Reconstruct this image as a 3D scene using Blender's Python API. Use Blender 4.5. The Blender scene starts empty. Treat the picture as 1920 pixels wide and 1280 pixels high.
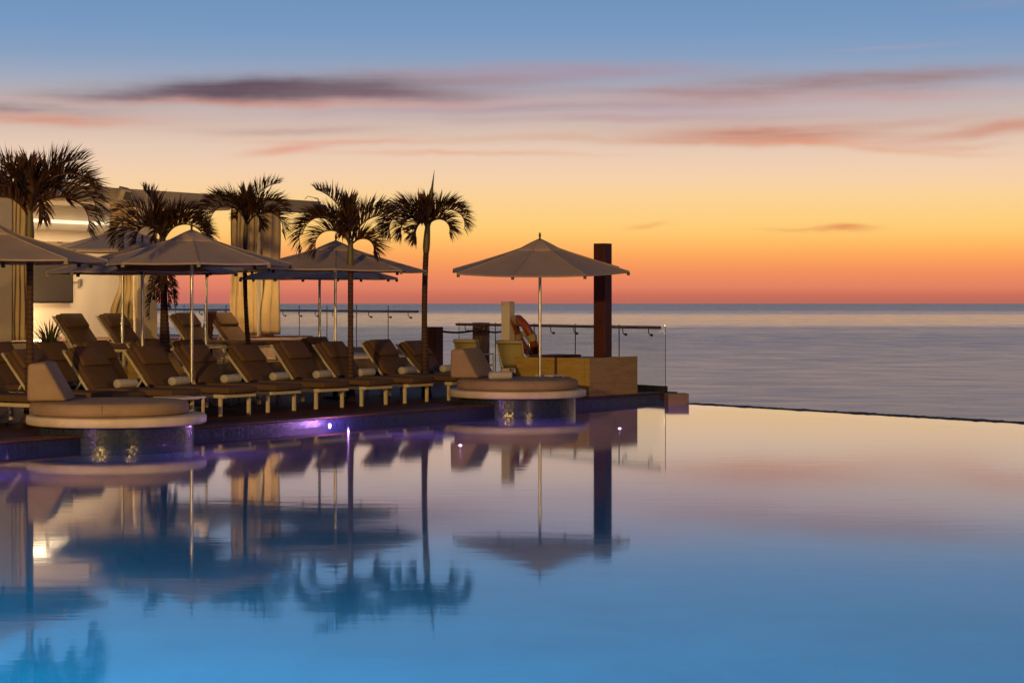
import bpy, bmesh, math, random
from mathutils import Vector, Matrix
random.seed(7)
R = math.radians
sc = bpy.context.scene
COL = sc.collection

# ------------------------------------------------------------------ helpers
def lin(c):
    out = []
    for x in c[:3]:
        x = x / 255.0
        out.append(x / 12.92 if x <= 0.04045 else ((x + 0.055) / 1.055) ** 2.4)
    return (out[0], out[1], out[2], 1.0)

US = Vector((0.5593, 0.8290, 0)).normalized()       # along the pool edge, away from the camera
UP = Vector((-US.y, US.x, 0))                        # from the pool edge inland
E0 = Vector((-4.01, 25.5, 0))
def E(s, p, z=0.0):
    v = E0 + US * s + UP * p
    return Vector((v.x, v.y, z))
ROT_P = math.atan2(UP.y, UP.x)                       # local +x -> inland
ROT_S = math.atan2(US.y, US.x)                       # local +x -> along the edge

class MB:
    def __init__(self):
        self.v = []; self.f = []; self.m = []
    def add(self, vs, fs, mi=0):
        o = len(self.v)
        self.v += [Vector(x) for x in vs]
        for f in fs:
            self.f.append([i + o for i in f]); self.m.append(mi)
    def box(self, c, s, rot=None, mi=0):
        hx, hy, hz = s[0] / 2, s[1] / 2, s[2] / 2
        vs = [Vector((x, y, z)) for x in (-hx, hx) for y in (-hy, hy) for z in (-hz, hz)]
        if rot is not None: vs = [rot @ v for v in vs]
        c = Vector(c)
        self.add([v + c for v in vs], [(0, 1, 3, 2), (4, 6, 7, 5), (0, 4, 5, 1), (2, 3, 7, 6), (0, 2, 6, 4), (1, 5, 7, 3)], mi)
        return self
    def bar(self, a, b, w, h, mi=0, up=(0, 0, 1)):
        a = Vector(a); b = Vector(b); d = (b - a); L = d.length; d.normalize()
        u = Vector(up)
        if abs(d.dot(u)) > 0.95: u = Vector((1, 0, 0))
        s = d.cross(u).normalized(); n = s.cross(d).normalized()
        M = Matrix((d, s, n)).transposed()
        return self.box((a + b) / 2, (L, w, h), M, mi)
    def tube(self, pts, rad, n=8, mi=0, cap=True):
        pts = [Vector(p) for p in pts]
        if not isinstance(rad, (list, tuple)): rad = [rad] * len(pts)
        o = len(self.v)
        t0 = (pts[1] - pts[0]).normalized()
        ref = Vector((0, 0, 1)) if abs(t0.z) < 0.9 else Vector((1, 0, 0))
        a = t0.cross(ref).normalized()
        for i, p in enumerate(pts):
            if i == 0: t = t0
            elif i == len(pts) - 1: t = (pts[i] - pts[i - 1]).normalized()
            else: t = (pts[i + 1] - pts[i - 1]).normalized()
            a = (a - t * a.dot(t)).normalized(); b = t.cross(a)
            for k in range(n):
                an = 2 * math.pi * k / n
                self.v.append(p + (a * math.cos(an) + b * math.sin(an)) * rad[i])
        for i in range(len(pts) - 1):
            for k in range(n):
                k2 = (k + 1) % n
                self.f.append([o + i * n + k, o + i * n + k2, o + (i + 1) * n + k2, o + (i + 1) * n + k]); self.m.append(mi)
        if cap:
            self.f.append([o + k for k in range(n)][::-1]); self.m.append(mi)
            self.f.append([o + (len(pts) - 1) * n + k for k in range(n)]); self.m.append(mi)
        return self
    def lathe(self, prof, n=48, mi=0, c=(0, 0, 0)):
        c = Vector(c); o = len(self.v)
        for r, z in prof:
            for k in range(n):
                an = 2 * math.pi * k / n
                self.v.append(c + Vector((r * math.cos(an), r * math.sin(an), z)))
        for i in range(len(prof) - 1):
            for k in range(n):
                k2 = (k + 1) % n
                self.f.append([o + i * n + k, o + i * n + k2, o + (i + 1) * n + k2, o + (i + 1) * n + k]); self.m.append(mi)
        self.f.append([o + k for k in range(n)][::-1]); self.m.append(mi)
        self.f.append([o + (len(prof) - 1) * n + k for k in range(n)]); self.m.append(mi)
        return self
    def prism(self, poly, z0, z1, mi=0):
        n = len(poly)
        vs = [(p[0], p[1], z0) for p in poly] + [(p[0], p[1], z1) for p in poly]
        fs = [list(range(n))[::-1], [n + i for i in range(n)]]
        for i in range(n):
            j = (i + 1) % n
            fs.append([i, j, n + j, n + i])
        self.add(vs, fs, mi); return self
    def extrude_xz(self, poly, y0, y1, mi=0):
        n = len(poly)
        vs = [(p[0], y0, p[1]) for p in poly] + [(p[0], y1, p[1]) for p in poly]
        fs = [list(range(n)), [n + i for i in range(n)][::-1]]
        for i in range(n):
            j = (i + 1) % n
            fs.append([j, i, n + i, n + j])
        self.add(vs, fs, mi); return self
    def build(self, name, mats, parent=None, bevel=0, seg=2, smooth=None, loc=None, rotz=0, sheet=False):
        me = bpy.data.meshes.new(name)
        me.from_pydata([tuple(v) for v in self.v], [], self.f)
        if not isinstance(mats, (list, tuple)): mats = [mats]
        for m in mats: me.materials.append(m)
        for p, mi in zip(me.polygons, self.m): p.material_index = mi
        bm = bmesh.new(); bm.from_mesh(me)
        bmesh.ops.recalc_face_normals(bm, faces=bm.faces)
        if sheet:
            bm.normal_update()
            bmesh.ops.reverse_faces(bm, faces=[f for f in bm.faces if f.normal.z < 0])
        if bevel:
            es = [e for e in bm.edges if len(e.link_faces) == 2 and e.calc_face_angle(0) > R(28)]
            bmesh.ops.bevel(bm, geom=es, offset=bevel, offset_type='OFFSET', segments=seg, profile=0.5, affect='EDGES', clamp_overlap=True)
        bm.to_mesh(me); bm.free()
        if smooth:
            for p in me.polygons: p.use_smooth = True
            me.set_sharp_from_angle(angle=R(smooth))
        o = bpy.data.objects.new(name, me); COL.objects.link(o)
        if parent: o.parent = parent
        if loc is not None: o.location = loc
        o.rotation_euler.z = rotz
        return o

def empty(name, loc, rz=0):
    o = bpy.data.objects.new(name, None); COL.objects.link(o)
    o.location = loc; o.rotation_euler.z = rz; o.empty_display_size = 0.2
    return o
def tag(o, label=None, cat=None, group=None, kind=None):
    if label: o['label'] = label
    if cat: o['category'] = cat
    if group: o['group'] = group
    if kind: o['kind'] = kind
    return o
def copy_tree(o, parent=None):
    c = o.copy(); COL.objects.link(c); c.parent = parent
    for ch in list(o.children): copy_tree(ch, c)
    return c

# ------------------------------------------------------------------ node helpers
class NT:
    def __init__(self, tree): self.t = tree; self.n = tree.nodes; self.l = tree.links
    def node(self, typ, **kw):
        x = self.n.new(typ)
        for k, v in kw.items(): setattr(x, k, v)
        return x
    def put(self, sock, val):
        if hasattr(val, 'is_output'): self.l.new(val, sock)
        elif val is not None: sock.default_value = val
    def math(self, op, a, b=None, c=None, clamp=False):
        x = self.node('ShaderNodeMath', operation=op, use_clamp=clamp)
        self.put(x.inputs[0], a)
        if b is not None: self.put(x.inputs[1], b)
        if c is not None: self.put(x.inputs[2], c)
        return x.outputs[0]
    def vmath(self, op, a, b=None):
        x = self.node('ShaderNodeVectorMath', operation=op)
        self.put(x.inputs[0], a)
        if b is not None: self.put(x.inputs[1], b)
        return x.outputs[0]
    def mix(self, f, a, b, blend='MIX'):
        x = self.node('ShaderNodeMix', data_type='RGBA', blend_type=blend)
        self.put(x.inputs[0], f); self.put(x.inputs[6], a); self.put(x.inputs[7], b)
        return x.outputs[2]
    def comb(self, x, y, z):
        c = self.node('ShaderNodeCombineXYZ')
        self.put(c.inputs[0], x); self.put(c.inputs[1], y); self.put(c.inputs[2], z); return c.outputs[0]
    def sep(self, v):
        s = self.node('ShaderNodeSeparateXYZ'); self.put(s.inputs[0], v); return s.outputs
    def noise(self, vec, scale=5, detail=3, rough=0.5, dist=0):
        x = self.node('ShaderNodeTexNoise')
        self.put(x.inputs['Vector'], vec); x.inputs['Scale'].default_value = scale
        x.inputs['Detail'].default_value = detail; x.inputs['Roughness'].default_value = rough
        x.inputs['Distortion'].default_value = dist
        return x.outputs[0]
    def ramp(self, f, stops, interp='LINEAR'):
        x = self.node('ShaderNodeValToRGB'); x.color_ramp.interpolation = interp
        el = x.color_ramp.elements
        while len(el) > 1: el.remove(el[-1])
        el[0].position = stops[0][0]; el[0].color = stops[0][1]
        for p, c in stops[1:]:
            e = el.new(p); e.color = c
        self.put(x.inputs[0], f); return x.outputs[0]
    def maprange(self, v, a, b, c, d, smooth=False):
        x = self.node('ShaderNodeMapRange')
        if smooth: x.interpolation_type = 'SMOOTHSTEP'
        self.put(x.inputs[0], v)
        for i, q in enumerate((a, b, c, d)): x.inputs[i + 1].default_value = q
        return x.outputs[0]

def newmat(name):
    m = bpy.data.materials.new(name); m.use_nodes = True
    nt = NT(m.node_tree); m.node_tree.nodes.clear()
    out = nt.node('ShaderNodeOutputMaterial')
    b = nt.node('ShaderNodeBsdfPrincipled')
    nt.l.new(b.outputs[0], out.inputs[0])
    return m, nt, b, out
def c4(c): return (c[0], c[1], c[2], 1.0)

def mat(name, a, b=None, scale=6, rough=0.6, bump=0.0, bscale=60, metal=0.0, stretch=(1, 1, 1), spec=0.5, sheen=0.0):
    m, nt, P, out = newmat(name)
    b = b or tuple(x * 0.75 for x in a)
    tc = nt.node('ShaderNodeTexCoord').outputs['Object']
    v = nt.vmath('MULTIPLY', tc, stretch)
    n = nt.noise(v, scale, 4, 0.6)
    nt.put(P.inputs['Base Color'], nt.mix(nt.maprange(n, 0.3, 0.7, 0, 1), c4(a), c4(b)))
    P.inputs['Roughness'].default_value = rough; P.inputs['Metallic'].default_value = metal
    P.inputs['Specular IOR Level'].default_value = spec
    if sheen: P.inputs['Sheen Weight'].default_value = sheen
    if bump:
        bp = nt.node('ShaderNodeBump'); bp.inputs['Strength'].default_value = bump; bp.inputs['Distance'].default_value = 0.01
        nt.put(bp.inputs['Height'], nt.noise(v, bscale, 3, 0.6)); nt.put(P.inputs['Normal'], bp.outputs[0])
    return m

def mat_emit(name, col, strength):
    m, nt, P, out = newmat(name)
    P.inputs['Base Color'].default_value = c4(col); P.inputs['Emission Color'].default_value = c4(col)
    P.inputs['Emission Strength'].default_value = strength
    return m

# ------------------------------------------------------------------ materials
M = {}
M['canvas'] = mat('canvas', (0.48, 0.37, 0.29), (0.41, 0.31, 0.245), 3, 0.85, 0.8, 5)
M['seam'] = mat('canvas_seam', (0.46, 0.37, 0.30), None, 3, 0.9)
M['canvas_lit'] = mat('canvas_lit', (0.62, 0.54, 0.45), (0.55, 0.48, 0.40), 3, 0.85, 0.15, 350)  # paler copy of canvas, pavilion lamp glow put into the colour
M['cream_metal'] = mat('cream_metal', (0.62, 0.55, 0.43), (0.56, 0.49, 0.38), 8, 0.4)
M['steel'] = mat('brushed_steel', (0.62, 0.60, 0.57), (0.52, 0.50, 0.47), 30, 0.3, metal=0.9)
M['mattress'] = mat('taupe_cushion', (0.118, 0.066, 0.039), (0.090, 0.049, 0.028), 5, 0.85, 0.9, 9)
M['headrest'] = mat('taupe_headrest', (0.128, 0.070, 0.042), (0.104, 0.056, 0.033), 7, 0.85, 0.2, 300)
M['towel'] = mat('white_towel', (0.52, 0.49, 0.52), (0.44, 0.42, 0.44), 14, 0.95, 0.6, 180)
M['daybed_fabric'] = mat('daybed_fabric', (0.34, 0.242, 0.17), (0.26, 0.18, 0.125), 3, 0.85, 0.9, 7)
M['white_stone'] = mat('white_stone', (0.68, 0.58, 0.46), (0.50, 0.41, 0.31), 3.5, 0.5, 0.1, 60)
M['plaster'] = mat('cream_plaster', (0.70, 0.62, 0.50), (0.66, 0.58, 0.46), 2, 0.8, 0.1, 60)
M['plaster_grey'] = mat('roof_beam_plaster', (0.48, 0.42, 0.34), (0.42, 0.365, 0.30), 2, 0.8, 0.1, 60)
M['curtain'] = mat('curtain_cloth', (0.66, 0.52, 0.32), (0.58, 0.45, 0.27), 3, 0.9)
M['frond'] = mat('palm_frond', (0.100, 0.046, 0.020), (0.060, 0.024, 0.012), 9, 0.5, spec=0.4)
M['spear'] = mat('palm_spear', (0.06, 0.075, 0.012), (0.05, 0.055, 0.012), 9, 0.5)
M['dead'] = mat('dry_frond', (0.10, 0.045, 0.022), (0.055, 0.025, 0.014), 9, 0.8)
M['shaft'] = mat('palm_crownshaft', (0.10, 0.095, 0.03), (0.13, 0.10, 0.04), 12, 0.5, stretch=(1, 1, .2))
M['pole_wood'] = mat('dark_wood', (0.075, 0.008, 0.005), (0.05, 0.006, 0.004), 14, 0.6, 0.3, 40, stretch=(1, 1, .08))
M['dark_metal'] = mat('dark_metal', (0.03, 0.028, 0.027), None, 20, 0.4)
M['black'] = mat('black_plastic', (0.012, 0.011, 0.012), None, 20, 0.5)
M['rail_wood'] = mat('handrail_bronze', (0.16, 0.10, 0.055), (0.12, 0.075, 0.04), 20, 0.35, metal=0.5)
M['chair_sling'] = mat('chair_sling', (0.46, 0.39, 0.22), (0.40, 0.34, 0.19), 8, 0.8, 0.2, 260)
M['orange'] = mat('orange_ring', (0.30, 0.062, 0.012), (0.22, 0.042, 0.009), 6, 0.45)
M['ring_white'] = mat('ring_band', (0.42, 0.33, 0.2), None, 6, 0.6)
M['rope'] = mat('rope', (0.55, 0.42, 0.18), (0.40, 0.30, 0.13), 40, 0.9)
M['dark_rope'] = mat('dark_rope', (0.05, 0.025, 0.018), (0.03, 0.018, 0.012), 40, 0.9)
M['agave'] = mat('spiky_leaf', (0.10, 0.105, 0.04), (0.055, 0.06, 0.028), 12, 0.5)
M['screen'] = mat('tv_screen', (0.05, 0.042, 0.034), (0.045, 0.038, 0.03), 4, 0.16, spec=0.8)
M['rim_stone'] = mat('dark_rim_stone', (0.014, 0.013, 0.017), (0.03, 0.025, 0.03), 12, 0.7, 0.5, 20)
M['soil'] = mat('planter_soil', (0.03, 0.02, 0.014), None, 20, 0.9, 0.5, 20)
M['strip'] = mat_emit('warm_light_strip', (1.0, 0.82, 0.56), 1.25)
M['purple_glow'] = mat_emit('purple_pool_lamp', (0.9, 0.62, 1.0), 3.2)

# travertine
def travertine():
    m, nt, P, out = newmat('travertine')
    tc = nt.node('ShaderNodeTexCoord').outputs['Object']
    v = nt.vmath('MULTIPLY', tc, (0.5, 0.5, 5.0))
    n1 = nt.noise(v, 2.2, 6, 0.6, 0.5); n2 = nt.noise(v, 9.0, 5, 0.7, 0.3)
    c = nt.ramp(n1, [(0.25, (0.24, 0.14, 0.035, 1)), (0.45, (0.37, 0.24, 0.065, 1)), (0.6, (0.43, 0.29, 0.09, 1)), (0.8, (0.33, 0.20, 0.05, 1))])
    c = nt.mix(nt.maprange(n2, 0.57, 0.66, 0, 0.8), c, (0.12, 0.065, 0.025, 1))
    nt.put(P.inputs['Base Color'], c); P.inputs['Roughness'].default_value = 0.6
    bp = nt.node('ShaderNodeBump'); bp.inputs['Strength'].default_value = 0.4; bp.inputs['Distance'].default_value = 0.01
    nt.put(bp.inputs['Height'], n2); nt.put(P.inputs['Normal'], bp.outputs[0])
    return m
M['travertine'] = travertine()
M['end_stone'] = mat('end_block_stone', (0.22, 0.165, 0.085), (0.15, 0.11, 0.055), 6, 0.7, 0.3, 30, stretch=(1, 1, 3))

# deck boards
def deckmat():
    m, nt, P, out = newmat('deck_boards')
    tc = nt.node('ShaderNodeTexCoord').outputs['Object']
    x, y, z = nt.sep(tc)
    br = nt.node('ShaderNodeTexBrick'); br.offset = 0.37
    nt.put(br.inputs['Vector'], tc)
    br.inputs['Scale'].default_value = 1.0; br.inputs['Brick Width'].default_value = 2.4; br.inputs['Row Height'].default_value = 0.14
    br.inputs['Mortar Size'].default_value = 0.006
    br.inputs['Color1'].default_value = (0.115, 0.034, 0.020, 1); br.inputs['Color2'].default_value = (0.080, 0.024, 0.015, 1)
    br.inputs['Mortar'].default_value = (0.006, 0.004, 0.004, 1)
    g = nt.noise(nt.vmath('MULTIPLY', tc, (0.6, 12, 1)), 6, 4, 0.6)
    nt.put(P.inputs['Base Color'], nt.mix(nt.maprange(g, 0.3, 0.75, 0, 0.5), br.outputs[0], (0.02, 0.01, 0.008, 1)))
    P.inputs['Roughness'].default_value = 0.6; P.inputs['Specular IOR Level'].default_value = 0.12
    return m
M['deck'] = deckmat()

def mosaic(name, cyl_r=None, size=0.034, tint=((0.006, 0.012, 0.05), (0.02, 0.045, 0.13)), grout=(0.05, 0.06, 0.09), jitter=0.22, rough=0.12):
    m, nt, P, out = newmat(name)
    tc = nt.node('ShaderNodeTexCoord').outputs['Object']
    x, y, z = nt.sep(tc)
    u = nt.math('MULTIPLY', nt.math('ARCTAN2', y, x), cyl_r) if cyl_r else x
    uu = nt.math('DIVIDE', u, size); vv = nt.math('DIVIDE', z, size)
    fu = nt.math('FLOOR', uu); fv = nt.math('FLOOR', vv)
    ru = nt.math('SUBTRACT', uu, fu); rv = nt.math('SUBTRACT', vv, fv)
    wn = nt.node('ShaderNodeTexWhiteNoise', noise_dimensions='2D'); nt.put(wn.inputs['Vector'], nt.comb(fu, fv, 0))
    du = nt.math('ABSOLUTE', nt.math('SUBTRACT', ru, 0.5)); dv = nt.math('ABSOLUTE', nt.math('SUBTRACT', rv, 0.5))
    g = nt.math('GREATER_THAN', nt.math('MAXIMUM', du, dv), 0.44)
    c = nt.mix(wn.outputs[0], c4(tint[0]), c4(tint[1]))
    nt.put(P.inputs['Base Color'], nt.mix(g, c, c4(grout)))
    nt.put(P.inputs['Roughness'], nt.math('ADD', nt.math('MULTIPLY', g, 0.5), rough))
    P.inputs['Specular IOR Level'].default_value = 0.6
    geo = nt.node('ShaderNodeNewGeometry')
    off = nt.vmath('SCALE', nt.vmath('SUBTRACT', wn.outputs[1], (0.5, 0.5, 0.5)), None)
    off.node.inputs[3].default_value = jitter
    nn = nt.vmath('NORMALIZE', nt.vmath('ADD', geo.outputs['Normal'], off))
    nt.put(P.inputs['Normal'], nn)
    return m
M['drum_tile'] = mosaic('drum_mosaic', 0.94, 0.029, ((0.006, 0.012, 0.034), (0.020, 0.036, 0.09)), (0.03, 0.032, 0.042), 0.09, 0.22)
M['edge_tile'] = mosaic('pool_edge_mosaic', None, 0.030, ((0.004, 0.007, 0.035), (0.014, 0.022, 0.09)), (0.008, 0.008, 0.018), 0.12, 0.42)
M['pool_floor'] = mat('pool_floor_mosaic', (0.12, 0.27, 0.42), (0.09, 0.21, 0.35), 1.2, 0.6)

# thin glass
def glassmat():
    m, nt, P, out = newmat('railing_glass')
    nt.n.remove(P)
    tr = nt.node('ShaderNodeBsdfTransparent'); tr.inputs[0].default_value = (0.96, 0.97, 0.95, 1)
    gl = nt.node('ShaderNodeBsdfGlossy'); gl.inputs['Roughness'].default_value = 0.02
    geo = nt.node('ShaderNodeNewGeometry')
    ds = nt.node('ShaderNodeVectorMath', operation='DOT_PRODUCT'); nt.put(ds.inputs[0], geo.outputs['Normal']); nt.put(ds.inputs[1], geo.outputs['Incoming'])
    cs = nt.math('ABSOLUTE', ds.outputs['Value'])
    fz = nt.math('ADD', 0.03, nt.math('MULTIPLY', nt.math('POWER', nt.math('SUBTRACT', 1.0, cs), 5.0), 0.6))
    mx = nt.node('ShaderNodeMixShader'); nt.put(mx.inputs[0], fz)
    nt.l.new(tr.outputs[0], mx.inputs[1]); nt.l.new(gl.outputs[0], mx.inputs[2]); nt.l.new(mx.outputs[0], out.inputs[0])
    return m
M['glass'] = glassmat()
M['glass_edge'] = mat('glass_edge', (0.10, 0.10, 0.075), None, 10, 0.3)

# pool water: mirror-calm surface over lit blue mosaic
def watermat():
    m, nt, P, out = newmat('pool_water')
    nt.n.remove(P)
    tc = nt.node('ShaderNodeTexCoord').outputs['Object']
    n = nt.noise(nt.vmath('MULTIPLY', tc, (0.9, 3.0, 1)), 1.6, 3, 0.55)
    n2 = nt.noise(nt.vmath('MULTIPLY', tc, (0.5, 5.0, 1)), 5.0, 2, 0.5)
    h = nt.math('ADD', n, nt.math('MULTIPLY', n2, 0.12))
    bp = nt.node('ShaderNodeBump'); bp.inputs['Strength'].default_value = 1.0; bp.inputs['Distance'].default_value = 0.0005
    nt.put(bp.inputs['Height'], h)
    gl = nt.node('ShaderNodeBsdfGlossy'); gl.inputs['Roughness'].default_value = 0.043; gl.inputs['Color'].default_value = (1, 1, 1, 1)
    rf = nt.node('ShaderNodeBsdfRefraction'); rf.inputs['IOR'].default_value = 1.33; rf.inputs['Roughness'].default_value = 0.05
    rf.inputs['Color'].default_value = (0.75, 0.93, 1.0, 1)
    fr = nt.node('ShaderNodeFresnel'); fr.inputs[0].default_value = 1.33
    f = nt.math('POWER', fr.outputs[0], 0.78)
    for q in (gl, rf): nt.put(q.inputs['Normal'], bp.outputs[0])
    mx = nt.node('ShaderNodeMixShader'); nt.put(mx.inputs[0], f)
    nt.l.new(rf.outputs[0], mx.inputs[1]); nt.l.new(gl.outputs[0], mx.inputs[2]); nt.l.new(mx.outputs[0], out.inputs[0])
    return m
M['water'] = watermat()

def seamat():
    m, nt, P, out = newmat('sea_water')
    tc = nt.node('ShaderNodeTexCoord').outputs['Object']
    x, y, z = nt.sep(tc)
    ly = nt.math('LOGARITHM', y, 10.0)
    band = nt.noise(nt.comb(nt.math('MULTIPLY', x, 0.0006), nt.math('MULTIPLY', ly, 14.0), 0), 1.0, 3, 0.5)
    ly2 = nt.math('ADD', ly, nt.math('MULTIPLY', nt.math('SUBTRACT', band, 0.5), 0.34))
    # wind slicks: a calm belt between rougher water
    rough = nt.ramp(nt.maprange(ly2, 2.2, 4.2, 0, 1), [(0.0, (.235, .235, .235, 1)), (0.25, (.225, .225, .225, 1)), (0.36, (.25, .25, .25, 1)), (0.43, (.24, .24, .24, 1)), (0.50, (.16, .16, .16, 1)), (0.60, (.15, .15, .15, 1)), (0.72, (.27, .27, .27, 1)), (1.0, (.28, .28, .28, 1))])
    st = nt.noise(nt.comb(nt.math('MULTIPLY', x, 0.012), nt.math('MULTIPLY', y, 0.05), 0), 1.0, 6, 0.65)
    st2 = nt.noise(nt.comb(nt.math('MULTIPLY', x, 0.05), nt.math('MULTIPLY', ly, 60.0), 0), 1.0, 4, 0.65)
    bp = nt.node('ShaderNodeBump'); bp.inputs['Strength'].default_value = 1.0; bp.inputs['Distance'].default_value = 0.3
    nt.put(bp.inputs['Height'], st)
    nt.put(P.inputs['Roughness'], nt.math('ADD', rough, nt.math('MULTIPLY', nt.math('SUBTRACT', st2, 0.5), 0.17)))
    P.inputs['Base Color'].default_value = (0.095, 0.055, 0.055, 1)
    P.inputs['IOR'].default_value = 1.45; P.inputs['Specular IOR Level'].default_value = 0.8
    nt.put(P.inputs['Normal'], bp.outputs[0])
    return m
M['sea'] = seamat()

# ------------------------------------------------------------------ camera
cam = bpy.data.cameras.new('camera'); co = bpy.data.objects.new('camera', cam); COL.objects.link(co)
co.location = (0, 0, 1.7); co.rotation_euler = (R(90), 0, 0)
cam.lens = 70; cam.sensor_width = 36; cam.shift_y = -71 / 1920; cam.clip_start = 0.1; cam.clip_end = 400000
sc.camera = co
FPX = 3733.3
def at(px, d, z=0): return Vector(((px - 960) / FPX * d, d, z))

# ------------------------------------------------------------------ world: dusk sky
w = bpy.data.worlds.new('World'); sc.world = w; w.use_nodes = True
nt = NT(w.node_tree); w.node_tree.nodes.clear()
wo = nt.node('ShaderNodeOutputWorld'); bg = nt.node('ShaderNodeBackground'); nt.l.new(bg.outputs[0], wo.inputs[0])
dirv = nt.vmath('NORMALIZE', nt.node('ShaderNodeTexCoord').outputs['Generated'])
dx, dy, dz = nt.sep(dirv)
el = nt.math('MULTIPLY', nt.math('ARCSINE', dz), 57.2958)
az = nt.math('MULTIPLY', nt.math('ARCTAN2', dx, dy), 57.2958)
def ey(y): return (569 - y) / 65.16
stops = [(568, (184, 106, 90)), (556, (200, 108, 88)), (538, (226, 130, 98)), (510, (243, 144, 94)), (482, (254, 166, 92)), (452, (255, 191, 104)),
         (425, (255, 206, 120)), (375, (252, 210, 148)), (330, (245, 208, 172)), (285, (233, 204, 182)), (240, (214, 190, 175)), (200, (196, 182, 180)),
         (150, (158, 168, 190)), (110, (136, 160, 192)), (60, (120, 153, 194)), (0, (111, 148, 188))]
EM = 60.0
rs = [(max(0, ey(y)) / EM, lin(c)) for y, c in stops] + [(12 / EM, lin((98, 136, 180))), (18 / EM, lin((80, 112, 156))), (30 / EM, lin((62, 82, 120))), (60 / EM, lin((48, 58, 92)))]
base = nt.ramp(nt.math('DIVIDE', nt.math('MAXIMUM', el, 0.0), EM), rs)
# the low glow is redder at left of the view, more orange at right
lowm = nt.math('MULTIPLY', nt.maprange(el, 0.2, 2.2, 1, 0, True), nt.maprange(az, 2, -14, 0, 0.45, True))
base = nt.mix(lowm, base, lin((214, 118, 112)))
# clouds: long-exposure streaks
wv = nt.noise(nt.comb(nt.math('MULTIPLY', az, 0.30), nt.math('MULTIPLY', el, 0.55), 3.1), 1.0, 4, 0.55)
wv2 = nt.noise(nt.comb(nt.math('MULTIPLY', az, 0.16), nt.math('MULTIPLY', el, 2.4), 9.7), 1.0, 5, 0.6)
els = nt.math('ADD', el, nt.math('MULTIPLY', nt.math('SUBTRACT', wv, 0.5), 0.5))
tex = nt.maprange(wv2, 0.28, 0.60, 0.5, 1.25)
clouds = [  # cx, cy, half width, half height, sRGB, strength, tilt (px per px, + = rising right)
    (1150, 208, 620, 26, (190, 168, 176), .62, 0), (420, 225, 420, 16, (205, 180, 176), .4, 0),
    (880, 148, 340, 19, (168, 148, 156), .85, .02), (1080, 138, 220, 14, (168, 148, 168), .7, 0), (700, 178, 300, 14, (158, 126, 132), .6, 0),
    (500, 196, 360, 9, (226, 160, 142), .75, 0), (470, 174, 270, 21, (92, 76, 90), 1.0, .03), (640, 176, 200, 16, (120, 98, 106), .7, -.02), (300, 185, 150, 9, (112, 90, 100), .7, .02),
    (1540, 190, 420, 11, (203, 166, 160), .6, 0), (1580, 164, 300, 18, (160, 128, 128), .95, .04), (1330, 180, 260, 8, (172, 136, 138), .6, -.02),
    (1180, 262, 330, 7, (214, 160, 132), .7, 0), (1440, 252, 210, 15, (196, 130, 112), .9, 0), (1480, 268, 160, 8, (222, 146, 116), .6, -.03), (1680, 286, 150, 6, (228, 168, 134), .6, -.08),
    (1640, 240, 170, 8, (204, 158, 144), .5, .06), (1890, 248, 190, 12, (208, 148, 128), .8, .1), (1780, 282, 90, 6, (222, 166, 142), .5, 0),
    (20, 216, 190, 12, (150, 122, 128), .75, 0), (70, 236, 200, 11, (212, 148, 128), .85, 0),
    (560, 250, 170, 8, (196, 160, 154), .6, .02), (540, 284, 80, 9, (226, 164, 142), .7, .12), (660, 270, 170, 5, (226, 170, 148), .6, 0), (880, 290, 220, 5, (230, 168, 138), .6, 0),
    (1575, 431, 48, 5, (228, 142, 88), .95, 0), (1490, 430, 60, 4, (238, 168, 100), .5, 0), (1212, 426, 34, 5, (240, 166, 100), .6, .1),
    (1000, 205, 380, 8, (170, 150, 160), .5, .02), (1180, 224, 320, 8, (190, 156, 156), .5, 0), (1680, 100, 130, 4, (160, 158, 186), .5, .05), (1880, 30, 120, 10, (140, 150, 185), .35, 0)]
col = base
for cx, cy, hw, hh, c, st, tl in clouds:
    a0 = (cx - 960) / 65.16; e0 = ey(cy)
    da = nt.math('SUBTRACT', az, a0)
    u = nt.math('DIVIDE', da, hw / 65.16)
    v = nt.math('DIVIDE', nt.math('SUBTRACT', nt.math('SUBTRACT', els, e0), nt.math('MULTIPLY', da, tl)), hh / 65.16)
    q = nt.math('ADD', nt.math('MULTIPLY', u, u), nt.math('MULTIPLY', v, v))
    g = nt.math('EXPONENT', nt.math('MULTIPLY', q, -1.0))
    col = nt.mix(nt.math('MULTIPLY', nt.math('MULTIPLY', g, tex), st, clamp=True), col, lin(c))
# the sky away from the afterglow is darker
back = nt.ramp(nt.math('DIVIDE', nt.math('MAXIMUM', el, 0.0), EM), [(0, lin((76, 58, 70))), (0.12, lin((72, 58, 78))), (0.4, lin((48, 48, 74))), (1.0, lin((46, 54, 88)))])
col = nt.mix(nt.maprange(nt.math('ABSOLUTE', az), 35, 110, 0, 1, True), col, back)
nt.put(bg.inputs[0], col); bg.inputs[1].default_value = 1.0

# ------------------------------------------------------------------ setting
sea = MB()
ys = [30, 120, 400, 1500, 6000, 30000, 200000]
sea.add([(-3000 - 2 * y, y, -14) for y in ys] + [(3000 + 2 * y, y, -14) for y in ys], [(i, i + 7, i + 8, i + 1) for i in range(6)])
tag(sea.build('sea', M['sea'], sheet=True), kind='structure')

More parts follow.
